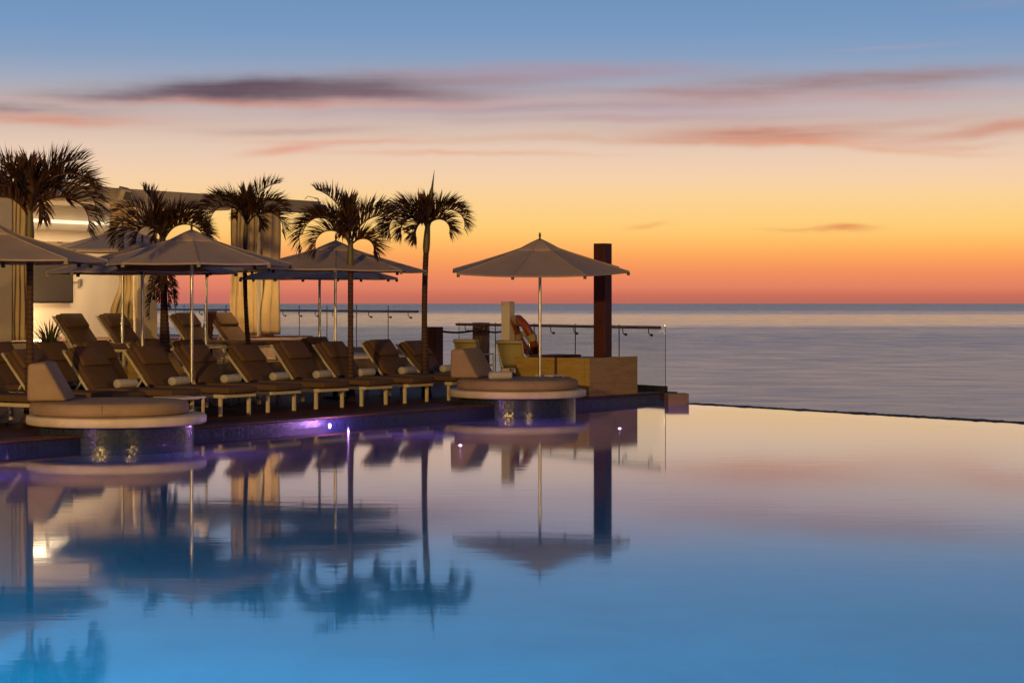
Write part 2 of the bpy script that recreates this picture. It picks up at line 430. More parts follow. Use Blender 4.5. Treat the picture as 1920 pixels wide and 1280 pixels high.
INF0 = Vector((2.93, 33.75, 0)); INFD = Vector((0.6135, -0.7897, 0))
pool_poly = [E(-27, 0), E(11.75, 0), INF0, INF0 + INFD * 41, Vector((-19, 1.3, 0))]
wm = MB(); wm.add([(p.x, p.y, 0) for p in pool_poly], [list(range(5))])
tag(wm.build('pool_water', M['water'], sheet=True), kind='structure')
pf = MB(); pf.add([(p.x, p.y, -1.35) for p in pool_poly], [list(range(5))])
for i in range(5):
    a = pool_poly[i]; b = pool_poly[(i + 1) % 5]
    if i == 0: continue
    pf.add([(a.x, a.y, -1.35), (b.x, b.y, -1.35), (b.x, b.y, -0.004), (a.x, a.y, -0.004)], [(0, 1, 2, 3)])
tag(pf.build('pool_floor', M['pool_floor']), kind='structure')

def inv(p):   # world -> edge frame
    d = Vector((p.x, p.y, 0)) - E0
    return Vector((d.dot(US), d.dot(UP), 0))
RA = Vector((2.78, 36.0, 0)); RB = Vector((-1.12, 41.9, 0))             # right railing line
LA = Vector((-2.03, 45.0, 0)); LB = Vector((-12.5, 65.0, 0))            # left railing line
dk = MB()
poly = [Vector((-27, 0.02, 0)), Vector((11.85, 0.02, 0)), inv(RA) + Vector((.25, -.1, 0)), inv(RB) + Vector((.3, 0, 0)), Vector((17.0, 8.5, 0)), Vector((-27, 8.5, 0))]
dk.prism(poly, -14, 0.1)
tag(dk.build('deck', M['deck'], loc=E0, rotz=ROT_S), kind='structure')
nd = MB(); nd.prism([(-45, -25), (45, -25), (45, 1.2), (-45, 1.2)], -14, 0.1)
tag(nd.build('near_deck', M['deck']), kind='structure')
tr = MB()
poly = [Vector((-27, 8.5, 0)), Vector((17.0, 8.5, 0)), inv(LA) + Vector((.3, 0, 0)), inv(LB) + Vector((.3, 0, 0)), Vector((-27, 40, 0))]
tr.prism(poly, -14, 0.54)
tag(tr.build('terrace', M['travertine'], loc=E0, rotz=ROT_S), kind='structure')
# tiled wall of the pool under the deck edge, and its stone coping
wl = MB(); wl.box((-7.6, 0.008, -0.627), (38.9, 0.02, 1.446))
tag(wl.build('pool_wall', M['edge_tile'], loc=E0, rotz=ROT_S), 'dark blue mosaic wall of the pool below the deck edge', 'pool wall')
cp = MB()
for k in range(26):
    cp.box((-27 + 1.5 * k + .74, 0.13, 0.117), (1.49, 0.30, 0.03))
M['coping'] = mat('coping_stone', (0.10, 0.045, 0.028), (0.07, 0.035, 0.022), 3, 0.6, 0.2, 40, spec=.2)
tag(cp.build('pool_coping', M['coping'], bevel=0.006, loc=E0, rotz=ROT_S), 'brown stone coping slabs along the deck edge of the pool', 'coping')

# rough dark lip of the infinity edge
rim = MB(); n = 900; hg = .015
perp = Vector((-INFD.y, INFD.x, 0))
vs = []
for i in range(n + 1):
    t = 41.0 * i / n; p = INF0 + INFD * t
    hg = .6 * hg + .4 * random.gauss(.010, .011); hgt = max(0.006, hg)
    for off, z in ((0.0, -0.35), (0.0, 0.004), (0.09, hgt), (0.24, hgt * .8 + .004), (0.3, -0.35)):
        q = p + perp * off; vs.append((q.x, q.y, z))
fs = [(i * 5 + k, (i + 1) * 5 + k, (i + 1) * 5 + k + 1, i * 5 + k + 1) for i in range(n) for k in range(4)]
rim.add(vs, fs)
tag(rim.build('infinity_edge', M['rim_stone']), 'dark uneven lip of the infinity pool in front of the sea', 'pool edge')

# ------------------------------------------------------------------ pavilion
pv = empty('pavilion', E(10, 13, 0.54), 0)
tag(pv, 'lit cream pavilion with flat roof, columns and curtains behind the parasols', 'pavilion')
def pbox(name, s0, s1, p0, p1, z0, z1, m, bevel=0.0, parent=pv):
    b = MB(); b.box((0, 0, 0), (s1 - s0, p1 - p0, z1 - z0))
    o = b.build(name, m, None, bevel=bevel)
    o.parent = parent
    if parent is pv:
        o.location = E((s0 + s1) / 2, (p0 + p1) / 2, (z0 + z1) / 2) - pv.location; o.rotation_euler.z = ROT_S
    return o
PF = 0.95
pbox('plinth', 3.2, 15.6, 10.98, 16.5, 0.53, PF, M['white_stone'], 0.01)
M['wood_floor'] = mat('pavilion_floor', (0.16, 0.045, 0.03), (0.12, 0.035, 0.022), 4, 0.5)
pbox('floor', 3.25, 15.55, 11.03, 16.45, PF + .004, PF + .03, M['wood_floor'])
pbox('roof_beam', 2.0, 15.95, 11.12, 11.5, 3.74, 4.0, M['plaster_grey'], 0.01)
pbox('roof', 2.0, 12.6, 11.52, 14.2, 3.75, 3.97, M['plaster'], 0.01)
pbox('roof_trim', 2.0, 13.0, 11.2, 11.6, 3.69, 3.735, M['plaster'])
for s0, s1 in ((6.45, 6.98), (10.28, 10.86), (14.05, 14.5)):
    pbox('column', s0, s1, 11.25, 11.62, PF + .03, 3.69, M['plaster'], 0.015)
pbox('wall', 2.2, 12.6, 13.62, 13.85, PF + .03, 3.745, M['plaster'])
pbox('end_wall', 2.2, 2.45, 11.5, 13.61, PF + .03, 3.745, M['plaster'])
pbox('bulkhead', 2.46, 12.55, 13.30, 13.615, 2.98, 3.22, M['plaster'], 0.01)
stp = pbox('ceiling_light', 5.2, 12.0, 13.48, 13.6, 3.38, 3.44, M['strip'])
fr = pbox('wall_vent', 11.55, 12.05, 13.57, 13.618, 2.62, 2.92, M['white_stone'], 0.008)
for k in range(5):
    b = MB(); b.tube([(0, 0, -.012), (0, 0, .012)], 0.05, 12)
    o = b.build('downlight', M['dark_metal'], pv); o.location = E(9.7 + .5 * k, 13.4, 2.972) - pv.location
# things on / in the pavilion
tv = empty('television', E(9.95, 13.56, 1.72), ROT_S)
tag(tv, 'flat dark television hanging on the lit pavilion wall', 'television')
b = MB(); b.box((0, 0, .41), (1.5, .07, .84)); b.build('casing', M['black'], tv, bevel=.01)
b = MB(); b.box((0, -.038, .41), (1.43, .006, .76)); b.build('screen', M['screen'], tv)
bx = empty('switch_box', E(10.95, 13.6, 2.05), ROT_S); tag(bx, 'small grey control box on the wall right of the television', 'control box')
b = MB(); b.box((0, -.02, .09), (.09, .05, .16)); b.build('cover', M['steel'], bx, bevel=.006)
b = MB(); b.tube([(-.05, -.01, .1), (-.2, -.01, .1)], .008, 6); b.build('cable', M['dark_metal'], bx)

def curtain(name, s0, s1, p, z0, z1, folds, label, tie=None, seed=0, amp=0.05):
    rr = random.Random(seed); nx = folds * 10; nz = 26
    vs = []; fs = []
    ph = [rr.uniform(-.5, .5) for _ in range(folds + 1)]
    for j in range(nz + 1):
        t = j / nz; z = z0 + (z1 - z0) * t
        k = 1.0
        if tie: k = 1 - tie[1] * math.exp(-((t - tie[0]) / 0.16) ** 2)
        for i in range(nx + 1):
            u = i / nx
            sx = s0 + (s1 - s0) * (tie[2] + (u - tie[2]) * k if tie else u)
            a = amp * (0.75 + 0.35 * math.sin(3 * u * 6 + seed))
            off = a * math.sin(2 * math.pi * (u * folds + 0.12 * math.sin(5 * t + ph[int(u * folds)]))) + 0.012 * math.sin(9 * t + 4 * u)
            q = E(sx, p + off, z); vs.append((q.x, q.y, q.z))
    for j in range(nz):
        for i in range(nx):
            a = j * (nx + 1) + i
            fs.append((a, a + 1, a + nx + 2, a + nx + 1))
    c = E((s0 + s1) / 2, p, z0)
    b = MB(); b.add([Vector(v) - c for v in vs], fs)
    o = b.build(name, M['curtain'], smooth=60, loc=c)
    md = o.modifiers.new('thickness', 'SOLIDIFY'); md.thickness = 0.006
    return tag(o, label, 'curtain', 'curtains of the pavilion')
curtain('curtain', 6.98, 7.42, 11.3, 1.0, 3.7, 4, 'pale curtain at the far left of the pavilion, beside the leftmost palm trunk', seed=2)
curtain('curtain', 9.6, 10.24, 11.34, 1.0, 3.7, 4, 'pale curtain at the left side of the middle pavilion column', (0.42, .45, 1.0), seed=3)
curtain('curtain', 13.14, 13.96, 11.3, 1.0, 3.72, 6, 'gathered cream curtain left of the right-hand pavilion column', seed=5)
curtain('curtain', 13.98, 14.58, 11.16, 1.02, 3.72, 2, 'smooth cream curtain wrapped round the right-hand pavilion column', (0.42, .15, 1.0), seed=6, amp=.035)

sp = empty('floodlight', E(15.72, 11.05, 3.86), ROT_S); tag(sp, 'dark round floodlight clamped to the right end of the roof beam', 'floodlight')
b = MB(); b.tube([(0, .06, .2), (0, -.02, .2), (0, -.06, .12), (0, -.08, .02)], .012, 8); b.build('bracket', M['dark_metal'], sp)
b = MB(); b.tube([(0, -.02, .0), (0, -.10, -.02), (0, -.2, -.05)], [.05, .09, .10], 16); b.build('lamp_head', M['dark_metal'], sp, smooth=40)
b = MB(); b.tube([(0, .0, .2), (-.3, .02, .235), (-.4, .02, .16)], .007, 6); b.build('cable', M['dark_metal'], sp)
sp = empty('loudspeaker', E(9.62, 11.06, 3.72), ROT_S); tag(sp, 'small box loudspeaker tilted on the front of the roof beam', 'loudspeaker')
rot = Matrix.Rotation(R(25), 3, 'X') @ Matrix.Rotation(R(-25), 3, 'Z')
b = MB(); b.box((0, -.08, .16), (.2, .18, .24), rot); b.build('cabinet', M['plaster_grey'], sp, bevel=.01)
b = MB(); b.box((0.02, -.17, .12), (.14, .02, .17), rot); b.build('grille', M['dark_metal'], sp)

# ------------------------------------------------------------------ parasols
def canopy_pt(a, r, Rr, zr):
    # eight-sided: radius along a flat gore, profile slightly hollow
    k = (a / (math.pi / 4)) % 1.0
    f = math.cos(math.pi / 8) / math.cos((k - .5) * math.pi / 4)
    sag = 1 - 0.02 * math.sin(math.pi * k)
    z = zr * (1 - r) ** 1.0 + zr * 0.10 * math.sin(math.pi * r) * -0.35
    z -= 0.03 * math.sin(math.pi * k) * r * (1 - 0.7 * r)
    return Vector((math.cos(a) * r * Rr * f * sag, math.sin(a) * r * Rr * f * sag, z))
def make_parasol(loc, Rr, ze, zp, label, rot=0, tilt=(0, 0), canvas='canvas', floor=0.1):
    root = empty('parasol', (loc.x, loc.y, floor)); tag(root, label, 'parasol', 'parasols on the pool deck and terrace')
    ze -= floor; zp -= floor; rise = zp - ze
    T = Matrix.Rotation(tilt[0], 3, 'X') @ Matrix.Rotation(tilt[1], 3, 'Y') @ Matrix.Rotation(rot, 3, 'Z')
    c0 = Vector((0, 0, ze))
    b = MB(); na = 64; nr = 12
    vs = []
    for i in range(nr + 1):
        r = 0.13 + 0.87 * i / nr
        for k in range(na): vs.append(T @ canopy_pt(2 * math.pi * k / na, r, Rr, rise) + c0)
    for k in range(na): vs.append(T @ (canopy_pt(2 * math.pi * k / na, 1.0, Rr, rise) + Vector((0, 0, -.024))) + c0)
    fs = [(i * na + k, i * na + (k + 1) % na, (i + 1) * na + (k + 1) % na, (i + 1) * na + k) for i in range(nr + 1) for k in range(na)]
    b.add(vs, fs)
    for k in range(8):
        b.tube([T @ (canopy_pt(k * math.pi / 4, r, Rr, rise) + Vector((0, 0, .004))) + c0 for r in (.16, .4, .7, .995)], .008, 5, mi=1)
    o = b.build('canopy', [M[canvas], M['seam']], root, smooth=12)
    md = o.modifiers.new('thickness', 'SOLIDIFY'); md.thickness = 0.006
    b = MB(); vs = []
    for i in range(7):
        r = 0.015 + 0.235 * i / 6
        for k in range(na):
            q = canopy_pt(2 * math.pi * k / na, r, Rr, rise); q.z += 0.075 - 0.055 * (i / 6) ** 1.5 - 0.02
            vs.append(T @ q + c0)
    b.add(vs, [(i * na + k, i * na + (k + 1) % na, (i + 1) * na + (k + 1) % na, (i + 1) * na + k) for i in range(6) for k in range(na)])
    o = b.build('vent_cap', M[canvas], root, smooth=25)
    md = o.modifiers.new('thickness', 'SOLIDIFY'); md.thickness = 0.006
    top = T @ Vector((0, 0, rise + .03)) + c0
    hub = T @ Vector((0, 0, rise - .42)) + c0
    b = MB(); b.tube([(0, 0, 0.03), (0, 0, ze - .3), hub, top], 0.026, 14); b.build('pole', M['steel'], root, smooth=40)
    b = MB(); b.tube([top, top + T @ Vector((0, 0, .05)), top + T @ Vector((0, 0, .07)), top + T @ Vector((0, 0, .12))], [.02, .014, .022, .012], 10)
    b.build('finial', M['dark_metal'], root, smooth=40)
    for k in range(8):
        a = k * math.pi / 4
        ps = [T @ (canopy_pt(a, r, Rr, rise) + Vector((0, 0, -.025))) + c0 for r in (.03, .3, .6, .985)]
        b = MB(); b.tube(ps, .011, 6)
        b.bar(hub, ps[2], .014, .014)
        b.box(ps[3] + Vector((0, 0, -.02)), (.05, .05, .05))
        b.build('rib', M['dark_metal'], root)
    b = MB(); b.lathe([(.22, 0), (.22, .05), (.05, .07), (.05, .28), (.03, .3)], 24); b.build('base', M['dark_metal'], root, smooth=40)
    return root
make_parasol(E(-1.14, 2.62), 1.52, 2.26, 2.72, 'large mauve-grey parasol cut by the left edge, nearest of all', R(8), (0, 0))
make_parasol(E(3.1, 3.03), 1.50, 2.29, 2.755, 'wide grey-brown parasol, largest whole canopy, in front of the middle palms', R(13), (R(.3), 0))
make_parasol(E(4.12, 5.05), 1.50, 2.20, 2.64, 'grey parasol half hidden behind the wide one, its pole left of the shaggy palm', R(10), (0, 0))
make_parasol(E(8.62, 10.0), 1.45, 2.72, 3.14, 'pale lamp-lit parasol just in front of the lit pavilion room', R(12), (0, 0), 'canvas_lit', .54)
make_parasol(E(10.42, 9.5), 1.50, 2.36, 2.84, 'pale parasol hidden behind the wide one, lit underside showing near the right column', R(15), (0, 0), 'canvas_lit', .54)
make_parasol(E(7.22, 3.62), 1.54, 2.27, 2.71, 'taupe parasol behind the fourth palm, its right tip reaching the fifth palm trunk', R(5), (R(.3), R(1)))
make_parasol(E(9.75, 6.05), 1.50, 2.17, 2.60, 'taupe parasol lower and farther back, seen under the one by the fourth palm', R(18), (R(.5), 0))
make_parasol(at(1012.5, 33.0), 1.53, 2.25, 2.725, 'grey-brown parasol standing alone at right beside the tall dark post', R(27.5), (R(4.3), R(-.3)))

# ------------------------------------------------------------------ palms
def frond(base, az, th0, th1, L, rr, n=66, leaf=.34, spear=False):
    b = MB(); h = Vector((math.cos(az), math.sin(az), 0)); Z = Vector((0, 0, 1))
    S = h.cross(Z)
    pts = [base.copy()]; Ts = []; st = 28
    wob = rr.uniform(-.12, .12)
    for i in range(st):
        t = (i + .5) / st; th = th0 + (th1 - th0) * t ** 1.3
        T = h * math.cos(th) + Z * math.sin(th) + S * wob * t; T.normalize(); Ts.append(T)
        pts.append(pts[-1] + T * (L * .93 / st))
    Ts.append(Ts[-1])
    b.tube(pts, [.016 * (1 - .85 * i / st) + .002 for i in range(st + 1)], 5)
    def pt(t):
        x = t * st; i = min(st - 1, int(x)); return pts[i].lerp(pts[i + 1], x - i), Ts[i]
    for sd in (-1, 1):
        for k in range(n):
            t = .13 + .87 * (k + rr.uniform(0, .8)) / n
            p, T = pt(min(1, t)); N = S.cross(T).normalized()
            l = leaf * (0.45 + 0.62 * math.sin(math.pi * min(1, t * 1.02) ** .8)) * rr.uniform(.8, 1.12)
            d = (T * rr.uniform(.45, .75 + .3 * t) + S * sd * rr.uniform(.15, .6) + N * rr.uniform(.45, .95)).normalized()
            w = (d.cross(N) + S * rr.uniform(-.5, .5) + T * rr.uniform(-.6, .6)); w = (w - d * w.dot(d)).normalized()
            wd = rr.uniform(.0105, .0165)
            m1 = p + d * l * .45 - N * .0
            tip = p + d * l - Z * l * rr.uniform(.02, .25) + T * l * .1
            b.add([p - w * wd * .6, p + w * wd * .6, m1 + w * wd, m1 - w * wd, tip], [(0, 1, 2, 3), (3, 2, 4)])
    return b
def make_palm(loc, zt, tr, fronds, label, zb=0.1, lean=(0, 0), seed=1, shaft=.34, leaf=.34, spear=None, dead=None):
    rr = random.Random(seed)
    root = empty('palm_tree', (loc.x, loc.y, zb)); tag(root, label, 'palm tree', 'palms among the loungers')
    H = zt - zb
    def cx(t): return Vector((lean[0] * (t - 1) * (t) * 4 * .5 + lean[1] * (t - 1), 0.02 * math.sin(3 * t), 0))
    b = MB(); N = 46; ps = []; rs = []
    for i in range(N + 1):
        t = i / N * .9
        ps.append(Vector((0, 0, H * t)) + cx(t)); rs.append(tr * (1.75 - .85 * min(1, t * 2.4) ** .6) * (1 + .05 * (i % 2)))
    b.tube(ps, rs, 12); b.build('trunk', M['trunk'], root, smooth=50)
    b = MB(); ps = []; rs = []
    for i in range(9):
        t = .9 + .1 * i / 8 - shaft / H * (1 - i / 8) * .6
        ps.append(Vector((0, 0, H * t)) + cx(t)); rs.append(tr * (1.0 + .25 * math.sin(math.pi * (i / 8) ** .7) - .25 * i / 8))
    b.tube(ps, rs, 12); b.build('crownshaft', M['shaft'], root, smooth=50)
    top = Vector((0, 0, H))
    for (az, t0, t1, L) in fronds:
        az += rr.uniform(-8, 8)
        frond(top + Vector((math.cos(R(az)) * .02, math.sin(R(az)) * .02, rr.uniform(-.1, .04))), R(az), R(t0), R(t1), L, rr, leaf=leaf).build('frond', M['frond'], root)
    if spear:
        b = MB(); d = Vector((math.sin(R(spear[0])), 0, math.cos(R(spear[0]))))
        ps = [top + d * spear[1] * q for q in (0, .25, .5, .75, 1)]
        b.tube(ps, [.02, .034, .03, .016, .002], 7); b.build('spear_leaf', M['spear'], root, smooth=50)
    if dead:
        for k in range(dead):
            az = rr.uniform(0, 360); hz = top.z - rr.uniform(.25, .8)
            frond(Vector((.05 * math.cos(R(az)), .05 * math.sin(R(az)), hz)), R(az), R(-62), R(-98), rr.uniform(.6, .95), rr, n=22, leaf=.15).build('dry_frond', M['dead'], root)
    return root
def trunkmat():
    m, nt, P, out = newmat('palm_trunk')
    tc = nt.node('ShaderNodeTexCoord').outputs['Object']
    x, y, z = nt.sep(tc)
    n = nt.noise(tc, 18, 4, 0.6)
    wv = nt.math('SINE', nt.math('ADD', nt.math('MULTIPLY', z, 95.0), nt.math('MULTIPLY', n, 3.0)))
    c = nt.mix(nt.maprange(wv, -.4, .9, 0, 1), (0.085, 0.038, 0.026, 1), (0.035, 0.017, 0.013, 1))
    nt.put(P.inputs['Base Color'], nt.mix(nt.maprange(n, .55, .75, 0, .5), c, (0.12, .07, .05, 1)))
    P.inputs['Roughness'].default_value = .8
    return m
M['trunk'] = trunkmat()
Rt, Lf, To, Aw = 0, 180, 270, 90
make_palm(E(-.39, 2.7), 2.96, .052, [
    (178, 80, -10, 1.2), (168, 72, -70, 1.35), (192, 62, -105, 1.35), (184, 50, -110, 1.15), (2, 80, -5, 1.2), (-8, 72, -75, 1.4), (10, 64, -105, 1.4), (-4, 52, -112, 1.25), (20, 76, -40, 1.2), (100, 80, 10, 1.05), (262, 74, -50, 1.05), (300, 62, -105, 1.15), (230, 58, -105, 1.15), (65, 66, -60, 1.1)],
    'bushy palm with the biggest crown, at the left edge above the near parasol', seed=11, leaf=.42)
make_palm(E(7.42, 7.8), 2.92, .07, [
    (178, 78, -40, 1.25), (172, 66, -110, 1.4), (188, 54, -112, 1.1), (2, 72, -70, 1.1), (-5, 64, -105, 1.25), (8, 54, -110, 1.2), (165, 84, 40, 1.05), (265, 66, -90, 1.0), (95, 74, -40, 1.0), (28, 78, -20, 1.05), (230, 56, -105, 1.0), (12, 66, -95, 1.3)],
    'palm with shaggy dry fronds hanging on its thick trunk, left of the wide parasol', zb=.8, seed=12, leaf=.38, dead=9, lean=(0, -.05))
make_palm(E(8.56, 6.8), 3.22, .042, [
    (180, 68, -85, 1.2), (173, 60, -110, 1.15), (190, 72, -40, .95), (6, 82, 5, 1.05), (0, 72, -65, 1.05), (-10, 60, -108, 1.05), (95, 76, 0, .85), (265, 68, -70, .8), (300, 44, -108, .7)],
    'slim palm in front of the gathered cream curtain, rising behind the wide parasol', seed=13, leaf=.36, lean=(.16, -.14))
make_palm(E(6.5, 2.72), 2.74, .048, [
    (175, 86, 15, 1.15), (181, 77, -85, 1.2), (179, 66, -122, 1.45), (195, 60, -118, .95), (2, 74, -75, 1.3), (12, 82, -15, 1.0), (-10, 46, -110, .62), (95, 82, 10, .95), (268, 70, -80, .75), (165, 72, -40, 1.1)],
    'palm in the gap of the lounger row with fronds arching left over two parasols', seed=14, leaf=.37)
make_palm(E(8.62, 2.72), 3.08, .052, [
    (182, 70, -112, 1.3), (172, 76, -60, .95), (200, 30, -112, .75), (0, 72, -108, 1.05), (8, 78, -60, .9), (-12, 40, -112, .6), (95, 78, -10, .8), (268, 68, -80, .75), (235, 15, -108, .6), (188, 62, -118, 1.1)],
    'rightmost palm, with one tall upright spear leaf', seed=15, leaf=.34, spear=(7, .92), lean=(.1, .02))

# travertine planter holding the shaggy palm
pl = empty('planter', E(7.42, 7.8, .1), ROT_S); tag(pl, 'low travertine planter box at the foot of the shaggy palm', 'planter')
b = MB(); b.box((0, 0, .36), (1.0, .75, .72)); b.build('box', M['travertine'], pl, bevel=.01)
b = MB(); b.box((0, 0, .725), (.86, .6, .02)); b.build('soil', M['soil'], pl)
# spiky plant
pl = empty('potted_plant', E(5.79, 8.95, .54)); tag(pl, 'spiky long-leaved plant in a dark pot behind the second-row loungers', 'plant')
b = MB(); b.lathe([(.16, 0), (.23, .36), (.25, .38), (.25, .40), (.2, .38)], 24); b.build('pot', M['black'], pl, smooth=40)
b = MB(); rr = random.Random(3)
for k in range(46):
    a = rr.uniform(0, 6.28); e = rr.uniform(35, 86); L = rr.uniform(.38, .62)
    h = Vector((math.cos(a), math.sin(a), 0)); p = Vector((0, 0, .38)) + h * .05; sd = Vector((-h.y, h.x, 0))
    prev = None
    for i in range(6):
        t = i / 5; th = R(e - 30 * t * t)
        wd = .026 * (1 - t) ** .7 * (0.6 + .8 * t if t < .5 else 1)
        cur = (p - sd * wd, p + sd * wd)
        if prev: b.add([prev[0], prev[1], cur[1], cur[0]], [(0, 1, 2, 3)])
        prev = cur; p = p + (h * math.cos(th) + Vector((0, 0, math.sin(th)))) * L / 5
b.build('leaves', M['agave'], pl)

# ------------------------------------------------------------------ sun loungers
def make_lounger(ang):
    root = empty('sun_lounger', (0, 0, 0))
    c, s = math.cos(R(ang)), math.sin(R(ang))
    b = MB()
    for y in (-.325, .325): b.box((1.0, y, .285), (1.96, .035, .05))
    b.box((.035, 0, .285), (.04, .614, .045)); b.box((1.95, 0, .285), (.04, .614, .045)); b.box((1.40, 0, .285), (.04, .614, .04))
    b.build('frame', M['cream_metal'], root, bevel=.004)
    for x in (.12, 1.86):
        for y in (-.30, .30):
            b = MB(); b.box((x, y, .13), (.05, .04, .26)); b.build('leg', M['cream_metal'], root, bevel=.004)
    H = Vector((1.44, 0, .315)); d = Vector((c, 0, s)); nn = Vector((-s, 0, c)); L = .80
    b = MB()
    for y in (-.335, .335):
        Y = Vector((0, y, 0))
        b.bar(H + Y - d * .02, H + Y + d * (L + .02), .028, .032)
    b.bar(H + d * L + Vector((0, -.32, 0)), H + d * L + Vector((0, .32, 0)), .03, .03)
    b.build('back_frame', M['cream_metal'], root, bevel=.003)
    for y in (-.31, .31):
        b = MB(); b.bar(H + d * .27 + Vector((0, y, 0)), Vector((H.x + .36, y, .315)), .02, .024); b.build('back_strut', M['cream_metal'], root)
    th = .095
    k = (th - th * c) / s
    I = (H.x - th * s + k * c, .315 + th)
    poly = [(-.04, .318), (H.x, .318), ((H + d * L).x, (H + d * L).z), ((H + d * L + nn * th).x, (H + d * L + nn * th).z), I, (-.04, .318 + th)]
    b = MB(); b.extrude_xz(poly, -.318, .318); b.build('mattress', M['mattress'], root, bevel=.03, seg=3, smooth=60)
    b = MB()
    q = H + d * (L - .20) + nn * (th + .025)
    rot = Matrix(((c, 0, -s), (0, 1, 0), (s, 0, c)))
    b.box(q, (.34, .56, .075), rot); b.build('headrest', M['headrest'], root, bevel=.03, seg=3, smooth=60)
    return root
G1 = 'brown loungers of the front row'; G2 = 'brown loungers of the second row'; G3 = 'brown loungers on the raised terrace'
front = [(-.75, 'brown lounger cut off by the left edge, beyond the left round daybed'),
    (.34, 'brown front-row lounger crossed by the leftmost palm trunk'),
    (1.43, 'brown lounger just right of the wedge cushion of the left daybed'),
    (2.52, 'brown lounger directly left of the pole of the wide parasol'),
    (3.64, 'brown lounger standing behind the pole of the wide parasol'),
    (4.75, 'brown front-row lounger in front of the slim palm by the cream curtain'),
    (5.80, 'brown lounger in front of the right-hand pavilion column, its headrest slid down'),
    (6.92, 'brown lounger just left of the fourth palm trunk, beside two parasol poles'),
    (8.06, 'brown lounger between the fourth and the fifth palm trunks'),
    (9.25, 'brown front-row lounger crossed by the rightmost palm trunk')]
second = [(1.5, 'brown second-row lounger, only its headrest showing at the left edge'),
    (2.57, 'dark lounger under the spiky plant, right of the leftmost palm'),
    (3.52, 'brown second-row lounger showing above the one beside the wedge cushion'),
    (4.70, 'brown second-row lounger in front of the middle pavilion column'),
    (5.66, 'brown second-row lounger just right of the shaggy palm trunk'),
    (9.05, 'brown second-row lounger peeping out left of the fourth palm')]
third = [(8.03, 'taupe terrace lounger behind the spiky plant, below the television'),
    (9.22, 'taupe terrace lounger in front of the curtain beside the middle column'),
    (11.19, 'taupe terrace lounger right of the shaggy palm, before the sea railing'),
    (12.35, 'taupe terrace lounger directly left of the gathered cream curtain')]
first = {q: make_lounger(q) for q in (44, 47, 49, 51)}; used = set()
def place(ang, s, p, z, label, grp, dr=0):
    o = first[ang]
    if ang in used: o = copy_tree(first[ang])
    used.add(ang)
    o.location = E(s, p, z); o.rotation_euler.z = ROT_P + R(dr)
    return tag(o, label, 'sun lounger', grp)
rr = random.Random(5)
for (s, l), q in zip(front, (47, 47, 49, 47, 47, 44, 49, 47, 49, 44)): place(q, s, 1.58 + rr.uniform(-.05, .05), .1, l, G1, rr.uniform(-2.5, 2.5))
for s, l in second: place(51, s, 3.68 + rr.uniform(-.03, .03), .1, l, G2, rr.uniform(-1.5, 1.5))
for s, l in third: place(47, s, 8.95, .54, l, G3, rr.uniform(-1.5, 1.5))

# rolled towels
def towel_mesh():
    b = MB(); L = .145; Rr = .07
    prof = []
    for i in range(9): a = math.pi / 2 * i / 8; prof.append((-L - .015 - .03 * math.sin(math.pi / 2 - a) + .0, Rr * (0.25 + .75 * math.sin(a))))
    ps = [Vector((0, x, 0)) for x, r in prof] + [Vector((0, -x, 0)) for x, r in prof[::-1]]
    rs = [r for x, r in prof] + [r for x, r in prof[::-1]]
    rr = random.Random(1)
    b.tube(ps, rs, 20)
    for v in b.v:
        v.z *= .92; v.x *= 1.1
        v += Vector((1, 0, 1)) * .004 * math.sin(11 * v.y + 2)
    return b
tw0 = tag(towel_mesh().build('towel', M['towel'], smooth=50), 'x', 'towel', 'rolled white towels on the loungers')
tl = ['on the lounger beside the wedge cushion, leftmost of all', 'on the lounger left of the wide parasol pole', 'on the lounger right of the wide parasol pole',
      'on the lounger in front of the slim palm', 'on the lounger in front of the right-hand column', 'partly hidden by the fourth palm trunk', 'just right of the fourth palm trunk', 'right of the rightmost palm trunk']
fs_ = [f[0] for f in front][2:]
for i, s in enumerate(fs_):
    o = tw0 if i == 0 else copy_tree(tw0)
    o.location = E(s + .02, 1.58 + 1.17, .1 + .413 + .058); o.rotation_euler.z = ROT_P + R(rr.uniform(-4, 4))
    o['label'] = 'rolled white towel ' + tl[i]

# low side tables
def make_table(loc, rz, label, sc_=1.0, h=1.0):
    root = empty('side_table', loc, rz); tag(root, label, 'side table', 'low cream side tables')
    b = MB(); b.box((0, 0, .335), (.5, .5, .025)); b.build('table_top', M['cream_metal'], root, bevel=.005)
    for x in (-.22, .22):
        for y in (-.22, .22):
            b = MB(); b.box((x, y, .16), (.03, .03, .32)); b.build('leg', M['cream_metal'], root)
    root.scale = (sc_, sc_, h)
    return root
make_table(E(.86, 1.15, .1), ROT_S, 'low cream side table behind the left round daybed')
make_table(at(1031, 33.3, .1), ROT_S, 'low cream side table behind the right round daybed, by the stone plinth', .72, 1.2)
make_table(E(10.15, 9.2, .54), ROT_S, 'low cream side table between the terrace loungers')

